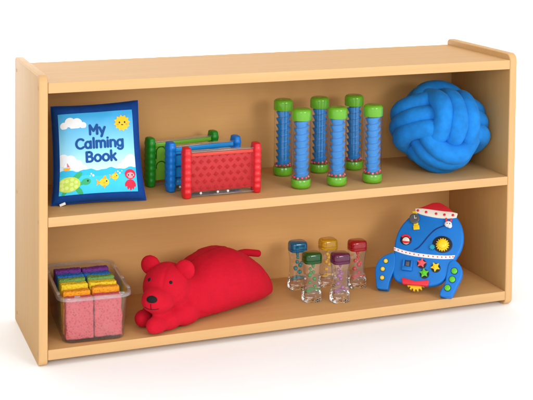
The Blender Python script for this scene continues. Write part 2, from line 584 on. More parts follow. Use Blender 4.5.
cloud([(0.07, 0.845, 0.05), (0.15, 0.885, 0.068), (0.24, 0.87, 0.072), (0.32, 0.84, 0.045), (0.20, 0.84, 0.06)], 0.805)
cloud([(0.04, 0.42, 0.085), (0.13, 0.40, 0.085), (0.22, 0.35, 0.075), (0.30, 0.31, 0.05)], 0.27, mat='ink_cream')
cloud([(0.86, 0.34, 0.06), (0.93, 0.37, 0.085), (0.985, 0.34, 0.06), (0.78, 0.305, 0.04)], 0.28, mat='ink_cream')
# sea
m = MB()
def sea_sheet(crest, off, mi):
    nu, nv = 30, 8
    vs = [face(0.001 + 0.998 * i / nu, 0.001 + (crest(i / nu) - 0.001) * j / nv, off) for j in range(nv + 1) for i in range(nu + 1)]
    m.raw(vs, [(j * (nu + 1) + i, j * (nu + 1) + i + 1, (j + 1) * (nu + 1) + i + 1, (j + 1) * (nu + 1) + i) for j in range(nv) for i in range(nu)], None, mi)
sea_sheet(lambda u: 0.285 + 0.012 * math.sin(u * 21.6) + 0.006 * math.sin(u * 50), 0.0013, 0)
sea_sheet(lambda u: 0.215 + 0.010 * math.sin(u * 17 + 2), 0.0016, 1)
m.build('sea', ['ink_water', 'ink_water_deep'], pic, 179)
# sun
m = MB()
star = []
for k in range(24):
    r = 0.116 if k % 2 == 0 else 0.088
    a = 2 * PI * k / 24 + 0.1
    star.append((0.845 + r * math.cos(a), 0.835 + r * math.sin(a) * ASP))
flat(m, star, 0.0012, 0)
flat(m, ell(0.845, 0.835, 0.080, 0.080), 0.0014, 0)
for dx in (-0.036, 0.036):
    flat(m, ell(0.845 + dx, 0.842, 0.0105, 0.014, 12), 0.0017, 1)
    flat(m, ell(0.845 + dx * 1.6, 0.817, 0.013, 0.010, 12), 0.0017, 2)
flat(m, ell(0.845, 0.812, 0.016, 0.007, 12), 0.0018, 1)
m.build('sun', ['ink_sun', 'ink_dark', 'ink_cheek'], pic, 179)
# turtle
m = MB(); o = 0.0019
for (x, y, rx, ry, ro) in ((0.22, 0.215, 0.075, 0.035, 0.7), (0.245, 0.045, 0.075, 0.032, -0.9), (0.07, 0.035, 0.05, 0.022, 0.9), (0.335, 0.145, 0.058, 0.043, 0.1), (0.285, 0.13, 0.05, 0.022, 0.2)):
    flat(m, [(max(.002, a), max(.002, b_)) for a, b_ in ell(x, y, rx, ry, 22, ro)], o, 0); o += 0.00006
sh = [(max(.003, a), b_) for a, b_ in ell(0.115, 0.125, 0.145, 0.098, 30, 0.08)]
flat(m, sh, 0.0023, 1)
for (x, y) in ((0.03, 0.12), (0.09, 0.165), (0.09, 0.085), (0.15, 0.125), (0.205, 0.15), (0.155, 0.18), (0.155, 0.068), (0.205, 0.095), (0.04, 0.165), (0.04, 0.075)):
    flat(m, [(max(.004, x + 0.026 * math.cos(a)), y + 0.026 * math.sin(a) * ASP) for a in [PI / 3 * k for k in range(6)]], 0.0025, 2)
flat(m, ell(0.355, 0.155, 0.010, 0.014, 12), 0.0024, 3)
m.build('turtle', ['ink_green', 'ink_lime', 'ink_limelight', 'ink_dark'], pic, 179)
# fish
def fish(x, y, s):
    m = MB()
    flat(m, ell(x, y, 0.062 * s, 0.052 * s), 0.0020, 0)
    flat(m, [(x - 0.045 * s, y), (x - 0.105 * s, y + 0.045 * s), (x - 0.090 * s, y), (x - 0.105 * s, y - 0.04 * s)], 0.0021, 1)
    flat(m, [(x - 0.03 * s, y + 0.04 * s), (x + 0.015 * s, y + 0.085 * s), (x + 0.03 * s, y + 0.042 * s)], 0.00205, 1)
    flat(m, [(x - 0.02 * s, y - 0.04 * s), (x + 0.0 * s, y - 0.075 * s), (x + 0.02 * s, y - 0.042 * s)], 0.00205, 1)
    flat(m, ell(x + 0.03 * s, y + 0.012 * s, 0.009 * s, 0.012 * s, 12), 0.0022, 2)
    flat(m, ell(x + 0.0 * s, y - 0.006 * s, 0.016 * s, 0.012 * s, 12), 0.0022, 1)
    m.build('fish', ['ink_sun', 'ink_orange', 'ink_dark'], pic, 179)
fish(0.565, 0.125, 1.0); fish(0.705, 0.185, 0.72)
for (x, y, r) in ((0.40, 0.235, .011), (0.425, 0.215, .014), (0.385, 0.21, .007), (0.745, 0.245, .010), (0.77, 0.225, .012), (0.80, 0.25, .007), (0.86, 0.20, .009)):
    m = MB(); flat(m, ell(x, y, r, r, 14), 0.0020); m.build('bubble', 'ink_white', pic, 179)
# octopus
m = MB(); o = 0.0019
for k, (dx, ln) in enumerate(((-0.055, 0.055), (-0.028, 0.085), (0.0, 0.095), (0.028, 0.085), (0.052, 0.06))):
    cx, cy = 0.905 + dx, 0.115 - ln * 0.5
    flat(m, ell(cx, max(cy, 0.06), 0.017, ln * 0.62, 16, dx * 4), o, 0); o += 0.00006
flat(m, ell(0.905, 0.10, 0.060, 0.045), 0.00235, 0)
flat(m, ell(0.91, 0.205, 0.072, 0.066), 0.0024, 0); flat(m, ell(0.912, 0.192, 0.052, 0.040), 0.00255, 1)
for dx in (-0.025, 0.025):
    flat(m, ell(0.91 + dx, 0.195, 0.0085, 0.013, 10), 0.0027, 2)
    flat(m, ell(0.91 + dx * 1.7, 0.172, 0.012, 0.010, 10), 0.0027, 0)
m.build('octopus', ['ink_red', 'ink_face', 'ink_dark'], pic, 179)
# little boat
m = MB()
flat(m, [(0.045, 0.325), (0.135, 0.325), (0.12, 0.293), (0.06, 0.293)], 0.0017, 0)
flat(m, [(0.085, 0.335), (0.085, 0.405), (0.045, 0.335)], 0.0017, 1)
flat(m, [(0.092, 0.335), (0.092, 0.39), (0.125, 0.335)], 0.0017, 2)
m.build('sailboat', ['ink_orange', 'ink_white', 'ink_pink'], pic, 179)
# lettering: rounded strokes
def arc(cx, cy, rx, ry, a0, a1, n=14):
    return [(cx + rx * math.cos(R(a0 + (a1 - a0) * k / n)), cy + ry * math.sin(R(a0 + (a1 - a0) * k / n))) for k in range(n + 1)]
XH = 0.70
GLY = {
 'M': (0.84, [[(0.08, 0), (0.08, 1)], [(0.08, 1), (0.42, 0.36)], [(0.42, 0.36), (0.76, 1)], [(0.76, 1), (0.76, 0)]]),
 'y': (0.62, [[(0.06, XH), (0.31, 0.06)], [(0.56, XH), (0.22, -0.30)]]),
 'C': (0.80, [arc(0.47, 0.5, 0.40, 0.5, 48, 312, 22)]),
 'a': (0.66, [arc(0.30, 0.34, 0.25, 0.34, 0, 360, 24), [(0.56, XH), (0.56, 0)]]),
 'l': (0.22, [[(0.11, 1.04), (0.11, 0)]]),
 'm': (0.94, [[(0.08, XH), (0.08, 0)], arc(0.275, 0.44, 0.195, 0.25, 180, 0) + [(0.47, 0)], arc(0.665, 0.44, 0.195, 0.25, 180, 0) + [(0.86, 0)]]),
 'i': (0.22, [[(0.11, XH), (0.11, 0)], [(0.11, 0.97), (0.11, 0.98)]]),
 'n': (0.62, [[(0.08, XH), (0.08, 0)], arc(0.31, 0.42, 0.23, 0.28, 180, 0) + [(0.54, 0)]]),
 'g': (0.66, [arc(0.30, 0.36, 0.25, 0.33, 0, 360, 24), [(0.56, XH)] + arc(0.31, -0.05, 0.25, 0.25, 0, -150, 12)]),
 'B': (0.72, [[(0.10, 0), (0.10, 1)], [(0.10, 1), (0.36, 1)] + arc(0.36, 0.765, 0.22, 0.235, 90, -90, 12) + [(0.10, 0.53)],
              [(0.30, 0.53), (0.38, 0.53)] + arc(0.38, 0.265, 0.26, 0.265, 90, -90, 12) + [(0.10, 0)]]),
 'o': (0.68, [arc(0.34, 0.35, 0.28, 0.35, 0, 360, 24)]),
 'k': (0.60, [[(0.09, 1.04), (0.09, 0)], [(0.50, XH), (0.11, 0.30)], [(0.24, 0.42), (0.54, 0)]]),
 ' ': (0.34, []),
}
def lettering(mb, text, cx, base, size, wid):
    gap = 0.085
    tot = sum(GLY[c][0] for c in text) + gap * (len(text) - 1)
    x = -tot / 2
    for ch in text:
        w_, strokes = GLY[ch]
        off = 0.0015
        for st in strokes:
            pts = [Vector((p[0], p[1])) for p in st]
            def put(q): return (cx + (x + q[0]) * size, base + q[1] * size * 0.83)
            L, Rr = [], []
            closed = (pts[0] - pts[-1]).length < 1e-4
            for i, p in enumerate(pts):
                if closed and i in (0, len(pts) - 1): d = pts[1] - pts[-2]
                else: d = pts[min(i + 1, len(pts) - 1)] - pts[max(0, i - 1)]
                d.normalize(); n = Vector((-d.y, d.x)) * (wid / 2)
                L.append(put(p + n)); Rr.append(put(p - n))
            vs = [face(a[0], a[1], off) for a in L] + [face(a[0], a[1], off) for a in Rr]
            k = len(pts)
            # long straight strokes follow the cloth too
            mb.raw(vs, [(i, i + 1, k + i + 1, k + i) for i in range(k - 1)])
            off += 0.00005
            if not closed:
                for p in (pts[0], pts[-1]):
                    mb.raw([face(*put(p + Vector((math.cos(2 * PI * j / 14), math.sin(2 * PI * j / 14))) * (wid / 2)), off) for j in range(14)], [tuple(range(14))])
                    off += 0.00005
        x += w_ + gap
m = MB()
SZ = 0.138
lettering(m, 'My', 0.505, 0.717, SZ, 0.232)
lettering(m, 'Calming', 0.53, 0.550, SZ, 0.232)
lettering(m, 'Book', 0.54, 0.384, SZ, 0.232)
m.build('title_lettering', 'ink_navy', pic, 179)

# ------------------------------------------------------------------ three sensory panels
GP = 'upright sensory panels between ridged posts'
def post_mb(x):
    m = MB()
    prof = []
    hz = 0.113; n = 72; rid = 8
    for k in range(n + 1):
        z = hz * k / n
        r = 1.03 + 0.05 * math.cos(2 * PI * z / (hz / rid))
        e = min(z, hz - z)
        if e < 0.010: r *= 0.62 + 0.38 * math.sqrt(max(0, 1 - (1 - e / 0.010) ** 2))
        prof.append((r, z))
    vs = []; fs = []; seg = 28
    for (r, z) in prof:
        for k in range(seg):
            a = 2 * PI * k / seg
            ca, sa = math.cos(a), math.sin(a)
            q = (abs(ca) ** 3.2 + abs(sa) ** 3.2) ** (-1 / 3.2)
            vs.append((x + 0.0092 * r * q * ca, 0.0155 * r * q * sa, z))
    for i in range(n):
        for k in range(seg):
            k2 = (k + 1) % seg
            fs.append((i * seg + k, i * seg + k2, (i + 1) * seg + k2, (i + 1) * seg + k))
    fs.append(tuple(range(seg))[::-1]); fs.append(tuple(range(n * seg, (n + 1) * seg)))
    m.raw(vs, fs)
    return m
HALF = 0.0825
def sensory_panel(label, loc, rz, kind):
    t = thing('sensory_panel', label, 'toy panel', loc, (0, 0, rz), GP)
    pm = {'red': 'red_plastic', 'blue': 'blue_plastic', 'green': 'green_plastic'}[kind]
    for x in (-HALF, HALF):
        post_mb(x).build('post', pm, t, 60)
    w = 2 * HALF - 0.016
    m = MB()
    zc, hh = 0.0555, 0.088
    m.box((0, 0.002, zc), (w, 0.006, hh), 0.0012, 2, None, 0)
    if kind == 'red':
        nx, nz = 8, 6
        for j in range(nz):
            for i in range(nx):
                x = -w / 2 + (i + 0.5 + (0.5 if j % 2 else 0)) * (w / (nx + 0.5)); z = zc - hh / 2 + (j + 0.5) * hh / nz
                a = 0.0066
                m.raw([(x - a, -0.0012, z), (x, -0.0012, z - a * 0.9), (x + a, -0.0012, z), (x, -0.0012, z + a * 0.9), (x - 0.001, -0.0062, z + 0.0015)],
                      [(0, 1, 4), (1, 2, 4), (2, 3, 4), (3, 0, 4)], None, 0)
        m.box((0, 0.000, zc + hh / 2 - 0.0035), (w - 0.001, 0.0155, 0.0075), 0.0018, 2, None, 1)
        m.build('raised_plate', ['red_plate', 'orange_edge'], t, 30)
    elif kind == 'blue':
        for z in (0.030, 0.056, 0.083):
            m.box((0, -0.001, z), (w - 0.002, 0.010, 0.0016), 0.0004, 1, None, 1)
        m.box((0, 0.000, zc + hh / 2 - 0.004), (w - 0.001, 0.0155, 0.0095), 0.0018, 2, None, 0)
        m.build('ledge_plate', ['blue_plate', 'blue_dark'], t, 30)
    else:
        for cx in (-0.055, -0.022, 0.012, 0.045):
            for cz, fl_ in ((0.078, 1), (0.044, -1)):
                pts = [(cx + 0.012 * math.cos(a) * fl_, -0.0014, cz + 0.011 * math.sin(a)) for a in [R(200) * k / 12 - 0.4 for k in range(13)]] + [(cx - 0.012 * fl_, -0.0014, cz - 0.016)]
                m.tube(pts, 0.0013, 6, False, None, 1)
        m.box((0, 0.000, zc + hh / 2 - 0.004), (w - 0.001, 0.0155, 0.0095), 0.0018, 2, None, 0)
        m.build('maze_plate', ['green_plate', 'green_dark'], t, 30)
    c = MB(); c.box((0, -0.0088, 0.0535), (w + 0.001, 0.0014, 0.0955), 0.0003, 1); c.build('clear_window', 'clear_cover', t)
    c = MB(); c.box((0, 0.0095, 0.0535), (w + 0.001, 0.0014, 0.0955), 0.0003, 1); c.build('clear_window', 'clear_cover', t)
    c = MB(); c.box((0, 0.0, 0.1022), (w + 0.001, 0.019, 0.0022), 0.0006, 2); c.build('top_rail', 'clear_rail', t)
    c = MB(); c.box((0, 0.0, 0.0046), (w + 0.001, 0.019, 0.0022), 0.0006, 2); c.build('bottom_rail', 'clear_rail', t)
    if kind != 'green':
        for x in ((-0.050, -0.010, 0.014) if kind == 'red' else (-0.06, -0.02, 0.03)):
            c = MB(); c.ball((x, -0.0048, 0.0088), 0.0029, None, 0, 14, 10)
            c.build('ball', 'ball_white', t, 179)
    return t
sensory_panel('green sensory panel with squiggle grooves, rearmost of the three panels', (0.371, 0.196, Z2T + 0.0002), R(10), 'green')
sensory_panel('blue sensory panel with ledges, standing between the green and the red panel', (0.4025, 0.134, Z2T + 0.0002), R(7), 'blue')
sensory_panel('red sensory panel with a raised diamond pattern, frontmost of the three panels', (0.4205, 0.0610, Z2T + 0.0002), R(0.4), 'red')

# ------------------------------------------------------------------ six rain tubes
def make_tube():
    t = thing('rain_tube', 'x', 'rain tube')
    r = 0.0218
    for z0, up in ((0.0, False), (0.157, True)):
        hh = 0.026 if up else 0.021
        m = MB()
        prof = []
        for k in range(9):
            a = PI / 2 * k / 8
            prof.append(((r + 0.0012) - 0.008 + 0.008 * math.sin(a), 0.008 - 0.008 * math.cos(a)))
        prof += [(r + 0.0012, hh - 0.0012), (r + 0.0004, hh), (r - 0.003, hh)]
        if up: prof = [(q[0], hh - q[1]) for q in prof][::-1]
        m.lathe(prof, 36, Matrix.Translation((0, 0, z0)))
        m.build('end_cap', 'lime_cap', t, 50)
    m = MB(); m.lathe([(r - 0.0006, 0.0195), (r - 0.0006, 0.1585)], 40, None, 0, False)
    m.build('clear_cylinder', 'clear_tube', t, 179)
    # screw
    m = MB(); zs, ze = 0.026, 0.158; turns = 8.6
    n, seg = 190, 36
    vs = []; fs = []
    for i in range(n + 1):
        z = zs + (ze - zs) * i / n
        for k in range(seg):
            a = 2 * PI * k / seg
            ph = ((z - zs) / (ze - zs) * turns - a / (2 * PI)) % 1.0
            # broad sloping ramp, steep underside
            pr_ = (ph / 0.74) if ph < 0.74 else max(0.0, 1 - (ph - 0.74) / 0.10)
            rr = 0.0122 + 0.0060 * min(1.0, pr_)
            vs.append((rr * math.cos(a) + 0.0006, rr * math.sin(a), z))
    for i in range(n):
        for k in range(seg):
            k2 = (k + 1) % seg
            fs.append((i * seg + k, i * seg + k2, (i + 1) * seg + k2, (i + 1) * seg + k))
    fs.append(tuple(range(seg))[::-1]); fs.append(tuple(range(n * seg, (n + 1) * seg)))
    m.raw(vs, fs); m.build('spiral', 'spiral_blue', t, 40)
    for k in range(11):
        a = 2 * PI * k / 11 + 0.2
        m = MB(); m.ball((0.0178 * math.cos(a), 0.0178 * math.sin(a), 0.0232 + 0.0045 * rnd.random()), 0.0029, None, 0, 12, 8)
        m.build('bead', 'bead_red' if k % 3 else 'bead_pink', t, 179)
    return t
tube0 = make_tube()
TB = [(0.6210, 0.1860, 'back row, directly behind the gap beside the red panel'), (0.7160, 0.1860, 'back row, middle of its three'), (0.8085, 0.1870, 'back row, nearest the blue knot cushion'),
      (0.6150, 0.0640, 'front row, nearest the red panel'), (0.7035, 0.0585, 'front row, middle of its three'), (0.7940, 0.0570, 'front row, nearest the blue knot cushion')]
TB[0] = (0.6210, 0.1860, 'back row, leftmost of its three')
for i, (x, y, w_) in enumerate(TB):
    o = tube0 if i == 0 else copy_tree(tube0)
    o.location = (x, y, Z2T + 0.0002); o.rotation_euler = (0, 0, rnd.uniform(-0.7, 0.7))
    tag(o, 'clear tube with green end caps and blue spiral, ' + w_, 'rain tube', 'clear rain tubes with blue spirals')

# ------------------------------------------------------------------ knot cushion
knot = thing('knot_cushion', 'round blue velvet cushion knotted from thick fabric strands at the shelf end', 'cushion', (1.010, 0.124, Z2T + 0.106))
KR = 0.0810; SR = 0.0238; AMP = 0.0185
# aim the three-band swirl at the camera
KROT = Euler((R(0), R(0), R(0))).to_matrix()
def aim(frm, to):
    return Vector(frm).normalized().rotation_difference(Vector(to).normalized()).to_matrix()
view = Vector((-0.50, -0.84, 0.16)).normalized()
A1 = aim((1, 1, 1), (view + Vector((-0.22, 0.10, -0.10))).normalized())
KROT = Matrix.Rotation(R(24), 3, view) @ A1
for ring in range(3):
    for s in (-1, 0, 1):
        pts = []
        n = 96
        for k in range(n):
            a = 2 * PI * k / n
            spread = 0.0392 * (1 + 0.16 * math.cos(2 * a))       # strands bunch where the band dives under
            rr = KR - AMP * math.cos(2 * a) - (0.0045 if s else 0.0)
            h = s * spread
            p = [0, 0, 0]
            p[ring] = rr * math.cos(a); p[(ring + 1) % 3] = rr * math.sin(a); p[(ring + 2) % 3] = h
            v = Vector(p)
            v *= 1 + 0.045 * noise.noise(v * 20 + Vector((ring * 5, s * 3, 0)))
            v = KROT @ v
            v.x *= 1.04; v.y *= 1.03; v.z *= 0.90
            pts.append(v)
        m = MB(); m.tube(pts, lambda t, q=ring * 3 + s: SR * (1 + 0.045 * math.sin(t * 2 * PI * 3 + q) + 0.03 * math.sin(t * 2 * PI * 7 + 2 * q)), 18, True)
        m.build('strand', 'knot_velvet', knot, 179)
m = MB(); m.ball((0, 0, 0), (0.070, 0.070, 0.062), None, 0, 32, 20); m.build('filling', 'knot_velvet', knot, 179)

# ------------------------------------------------------------------ clear bin with sponges
BIN_ROT = R(-3.2)
bin_ = thing('storage_bin', 'clear plastic bin holding two rows of rainbow coloured sponges', 'bin', (0.1285, 0.1215, Z3T + 0.0003), (0, 0, BIN_ROT))
def rrect(w, d, r, z, n=8):
    return [(p[0], p[1], z) for p in round_poly([(-w / 2, -d / 2), (w / 2, -d / 2), (w / 2, d / 2), (-w / 2, d / 2)], r, n)]
def loft(mb, rings, close_first=False, close_last=False):
    n = len(rings[0]); vs = []; fs = []
    for r_ in rings: vs += r_
    for i in range(len(rings) - 1):
        for k in range(n):
            k2 = (k + 1) % n
            fs.append((i * n + k, i * n + k2, (i + 1) * n + k2, (i + 1) * n + k))
    if close_first: fs.append(tuple(range(n))[::-1])
    if close_last: fs.append(tuple(range((len(rings) - 1) * n, len(rings) * n)))
    mb.raw(vs, fs)
BH = 0.102
m = MB()
loft(m, [rrect(0.127, 0.205, 0.018, 0.0), rrect(0.132, 0.210, 0.020, 0.002), rrect(0.133, 0.211, 0.021, 0.008), rrect(0.146, 0.229, 0.023, BH - 0.004)], True)
loft(m, [rrect(0.125, 0.203, 0.016, 0.0018), rrect(0.129, 0.207, 0.018, 0.0032), rrect(0.130, 0.208, 0.019, 0.009), rrect(0.1428, 0.2258, 0.0215, BH - 0.004)], True)
m.build('body', 'bin_clear', bin_, 50)
m = MB()
loft(m, [rrect(0.1428, 0.2258, 0.0215, BH - 0.004), rrect(0.1440, 0.2270, 0.022, BH), rrect(0.158, 0.241, 0.028, BH + 0.001), rrect(0.1605, 0.2435, 0.029, BH - 0.001),
         rrect(0.1605, 0.2435, 0.029, BH - 0.0065), rrect(0.1585, 0.2415, 0.028, BH - 0.0065), rrect(0.1575, 0.2405, 0.0275, BH - 0.002), rrect(0.146, 0.229, 0.023, BH - 0.0035)])
rim = m.build('rim', 'bin_rim', bin_, 50)
for (x, y, rz) in ((0.0755, -0.085, 90), (0.0755, -0.02, 90), (0.0755, 0.06, 90), (-0.0755, -0.085, 90), (-0.0755, 0.06, 90), (-0.04, -0.1165, 0), (0.055, -0.1165, 0)):
    m = MB(); m.box((0, 0, 0), (0.013, 0.007, 0.0042), 0.0018, 3)
    o = m.build('stacking_lug', 'bin_rim', bin_, 60); o.location = (x, y, BH + 0.0024); o.rotation_euler = (0, 0, R(rz))
Mb = Matrix.Translation((0.1285, 0.1215, Z3T + 0.0003)) @ Matrix.Rotation(BIN_ROT, 4, 'Z')
def sponge(colr, side, x, y, lean, h, w, th, tw, label):
    m = MB()
    bm = bmesh.new()
    bmesh.ops.create_cube(bm, size=1.0)
    for v in bm.verts: v.co = Vector((v.co.x * w, v.co.y * th, v.co.z * h + h / 2))
    bmesh.ops.bevel(bm, geom=list(bm.edges), offset=0.0034, segments=3, profile=0.5, affect='EDGES')
    bmesh.ops.subdivide_edges(bm, edges=[e for e in bm.edges if e.calc_length() > 0.01], cuts=14, use_grid_fill=True)
    sd = rnd.random() * 50
    for v in bm.verts:
        q = v.co * 60 + Vector((sd, sd, 0))
        d = 0.0014 * noise.noise(q) + 0.0010 * noise.noise(q * 4.3)
        v.co += Vector((v.co.x / w, v.co.y / th, (v.co.z - h / 2) / h)) * 2 * d
    m.take(bm)
    o = m.build('sponge', 'sponge_' + colr, None, 60)
    o.matrix_world = Mb @ Matrix.Translation((x, y, 0.0036)) @ Matrix.Rotation(R(tw), 4, 'Z') @ Matrix.Rotation(R(-lean), 4, 'X')
    tag(o, label, 'sponge', 'rainbow sponges in the clear bin')
    return o
ORD = ['pink', 'orange', 'yellow', 'green', 'blue', 'purple']
for side, sx in (('left', -1), ('right', 1)):
    for k, cname in enumerate(ORD):
        h = (0.086, 0.0925, 0.096, 0.0985, 0.096, 0.099)[k]
        y = -0.085 + 0.0292 * k
        where = 'standing at the front of the bin' if k == 0 else 'standing between the %s and the %s sponges' % (ORD[k - 1], ORD[k + 1]) if k < 5 else 'standing at the back of the bin'
        sponge(cname, side, sx * 0.0312 + rnd.uniform(-.001, .001) + (0.0 if sx < 0 else 0.0006), y + (0.002 if sx > 0 else 0), 5.5 + rnd.uniform(-0.8, 0.8), h + rnd.uniform(-.0015, .0015), 0.0595, 0.0262, rnd.uniform(-1.5, 1.5),
               'coarse %s sponge in the %s-hand row, %s' % (cname, side, where))

# ------------------------------------------------------------------ plush lap animal (a plain one)
plush = thing('plush_animal', 'soft red plush animal lying on its tummy across the bottom shelf', 'plush toy', (0.40, 0.10, Z3T))
PO = Vector((0.40, 0.10, Z3T))
def blob_mesh(name, parts, voxel, smooth_it, flat_floor=True):
    m = MB()
    for p in parts: p(m)
    me = m.mesh('tmp', ['red_plush'], 179)
    o = bpy.data.objects.new('tmp', me); COL.objects.link(o)
    rm = o.modifiers.new('r', 'REMESH'); rm.mode = 'VOXEL'; rm.voxel_size = voxel
    sm = o.modifiers.new('s', 'SMOOTH'); sm.factor = 0.5; sm.iterations = smooth_it
    dg = bpy.context.evaluated_depsgraph_get()
    me2 = bpy.data.meshes.new_from_object(o.evaluated_get(dg), depsgraph=dg)
    me2.name = name
    bpy.data.objects.remove(o)
    for v in me2.vertices:
        q = v.co
        n = noise.noise(q * 17) * 0.0022 + noise.noise(q * 60) * 0.0003
        if flat_floor:
            n -= 0.0030 * max(0.0, 1 - abs(noise.noise(q * 13 + Vector((3.1, 0, 7)))) * 9) ** 1.5 * (0.5 + 0.5 * noise.noise(q * 21))
        v.co += v.normal * n
        if flat_floor and v.co.z < 0.0012: v.co.z = 0.0012 + (v.co.z) * 0.02
    me2.polygons.foreach_set('use_smooth', [True] * len(me2.polygons))
    me2.materials.clear(); me2.materials.append(MATS['red_plush'])
    r = bpy.data.objects.new(name, me2); COL.objects.link(r)
    return r
def E(c, r, rz=0, ry=0, rx=0):
    c = Vector(c) - PO
    return lambda m: m.ball(c, r, None, 0, 28, 18, Euler((R(rx), R(ry), R(rz))).to_matrix().to_4x4())
AX = 27
def body_loft(m):
    st = [(-0.115, 0.030, 0.070), (-0.10, 0.050, 0.092), (-0.07, 0.066, 0.108), (-0.03, 0.080, 0.128), (0.01, 0.087, 0.135), (0.045, 0.092, 0.135), (0.085, 0.090, 0.116), (0.115, 0.083, 0.098), (0.140, 0.071, 0.072), (0.160, 0.052, 0.050), (0.170, 0.026, 0.034)]
    rings = []
    ca, sa = math.cos(R(AX)), math.sin(R(AX))
    c0 = Vector((0.418, 0.124, Z3T)) - PO
    for (d, hw, hh) in st:
        ring = []
        for k in range(32):
            a = 2 * PI * k / 32
            cx = math.copysign(abs(math.cos(a)) ** 0.8, math.cos(a)) * hw
            sz = math.sin(a)
            z = hh * 0.36 + (sz * hh * 0.64 if sz > 0 else sz * hh * 0.36)
            ring.append((c0.x + d * ca - cx * sa, c0.y + d * sa + cx * ca, z))
        rings.append(ring)
    loft(m, rings, True, True)
body = blob_mesh('body', [body_loft,
    E((0.300, 0.076, 0.114), (0.056, 0.055, 0.053), 50),            # skull
    E((0.268, 0.038, 0.101), (0.040, 0.036, 0.029), 50),             # muzzle
    E((0.340, 0.098, 0.095), (0.050, 0.055, 0.055), 30),
    E((0.258, 0.014, 0.0545), (0.027, 0.021, 0.0195), 20),            # near paw
    E((0.288, 0.024, 0.0565), (0.032, 0.020, 0.0205), 15),
    E((0.335, 0.044, 0.062), (0.040, 0.024, 0.027), 28),
    E((0.243, 0.063, 0.0545), (0.024, 0.021, 0.0195), 40),            # far paw
    E((0.272, 0.090, 0.056), (0.034, 0.022, 0.021), 40),
    ], 0.0036, 6)
body.parent = plush
from mathutils.bvhtree import BVHTree
bvh = BVHTree.FromPolygons([v.co for v in body.data.vertices], [list(p.vertices) for p in body.data.polygons])
def on_body(p, d, lift=0.0002):
    h = bvh.ray_cast(Vector(p) - PO, Vector(d))
    return h[0] + h[1] * lift if h[0] is not None else None
def seam(path, d, r, mat, name):
    pts = [q for q in (on_body(p, d) for p in catmull(path, 10)) if q is not None]
    m = MB(); m.tube(pts, r, 6); m.build(name, mat, plush, 179)
seam([(0.345, 0.100, 0.4), (0.38, 0.115, 0.4), (0.43, 0.133, 0.4), (0.48, 0.156, 0.4), (0.53, 0.178, 0.4), (0.556, 0.190, 0.4)], (0, 0, -1), 0.0007, 'red_thread', 'back_seam')

# small round ears, stitched eyes, a small button nose, a stub tail
for c in ((0.3330, 0.0500, 0.1560), (0.2700, 0.1050, 0.1560)):
    e = blob_mesh('ear', [E(c, (0.0235, 0.0105, 0.0230), 140.4, 0, 0)], 0.003, 4, False); e.parent = plush
hc = Vector((0.300, 0.076, 0.114)); fw = Vector((-0.62, -0.75, 0.0)).normalized(); sd = Vector((0.77, -0.64, 0)).normalized(); upz = Vector((0, 0, 1))
m = MB(); m.ball(Vector((0.268, 0.038, 0.101)) + fw * 0.0325 + upz * 0.0105 - PO, (0.0130, 0.0080, 0.0090), None, 0, 20, 14, Matrix.Rotation(R(140.4), 4, 'Z'))
m.build('nose', 'black_plush', plush, 179)
for q in (-1, 1):
    d = (fw * 0.80 + sd * 0.50 * q + upz * 0.50).normalized()
    m = MB(); m.ball(hc + d * 0.0525 - PO, 0.0046, None, 0, 16, 12); m.build('eye', 'black_plush', plush, 179)
mz = Vector((0.268, 0.038, 0.101))
def stitched(path):
    pts = [q for q in (on_body(mz + fw * 0.12 + sd * a_ + upz * b_, -fw, 0.0003) for a_, b_ in path) if q is not None]
    m = MB(); m.tube(pts, 0.0007, 6); m.build('mouth_stitch', 'black_thread', plush, 179)
stitched([(0, 0.004 - 0.0015 * k) for k in range(9)])
stitched([(-0.016 + 0.002 * k, -0.0085 + 0.000035 * (k - 8) * (k - 8) * (1 if k < 8 else 1)) for k in range(17)])
m = MB()
pts = catmull([Vector((0.482, 0.190, 0.112)) - PO, Vector((0.508, 0.203, 0.124)) - PO, Vector((0.535, 0.212, 0.126)) - PO, Vector((0.562, 0.214, 0.1215)) - PO, Vector((0.578, 0.215, 0.118)) - PO], 6)
m.tube(pts, lambda t: 0.0085 * (1 if t < 0.85 else math.sqrt(max(0.03, 1 - ((t - 0.85) / 0.15) ** 2))), 14)
m.build('tail', 'red_plush', plush, 179)

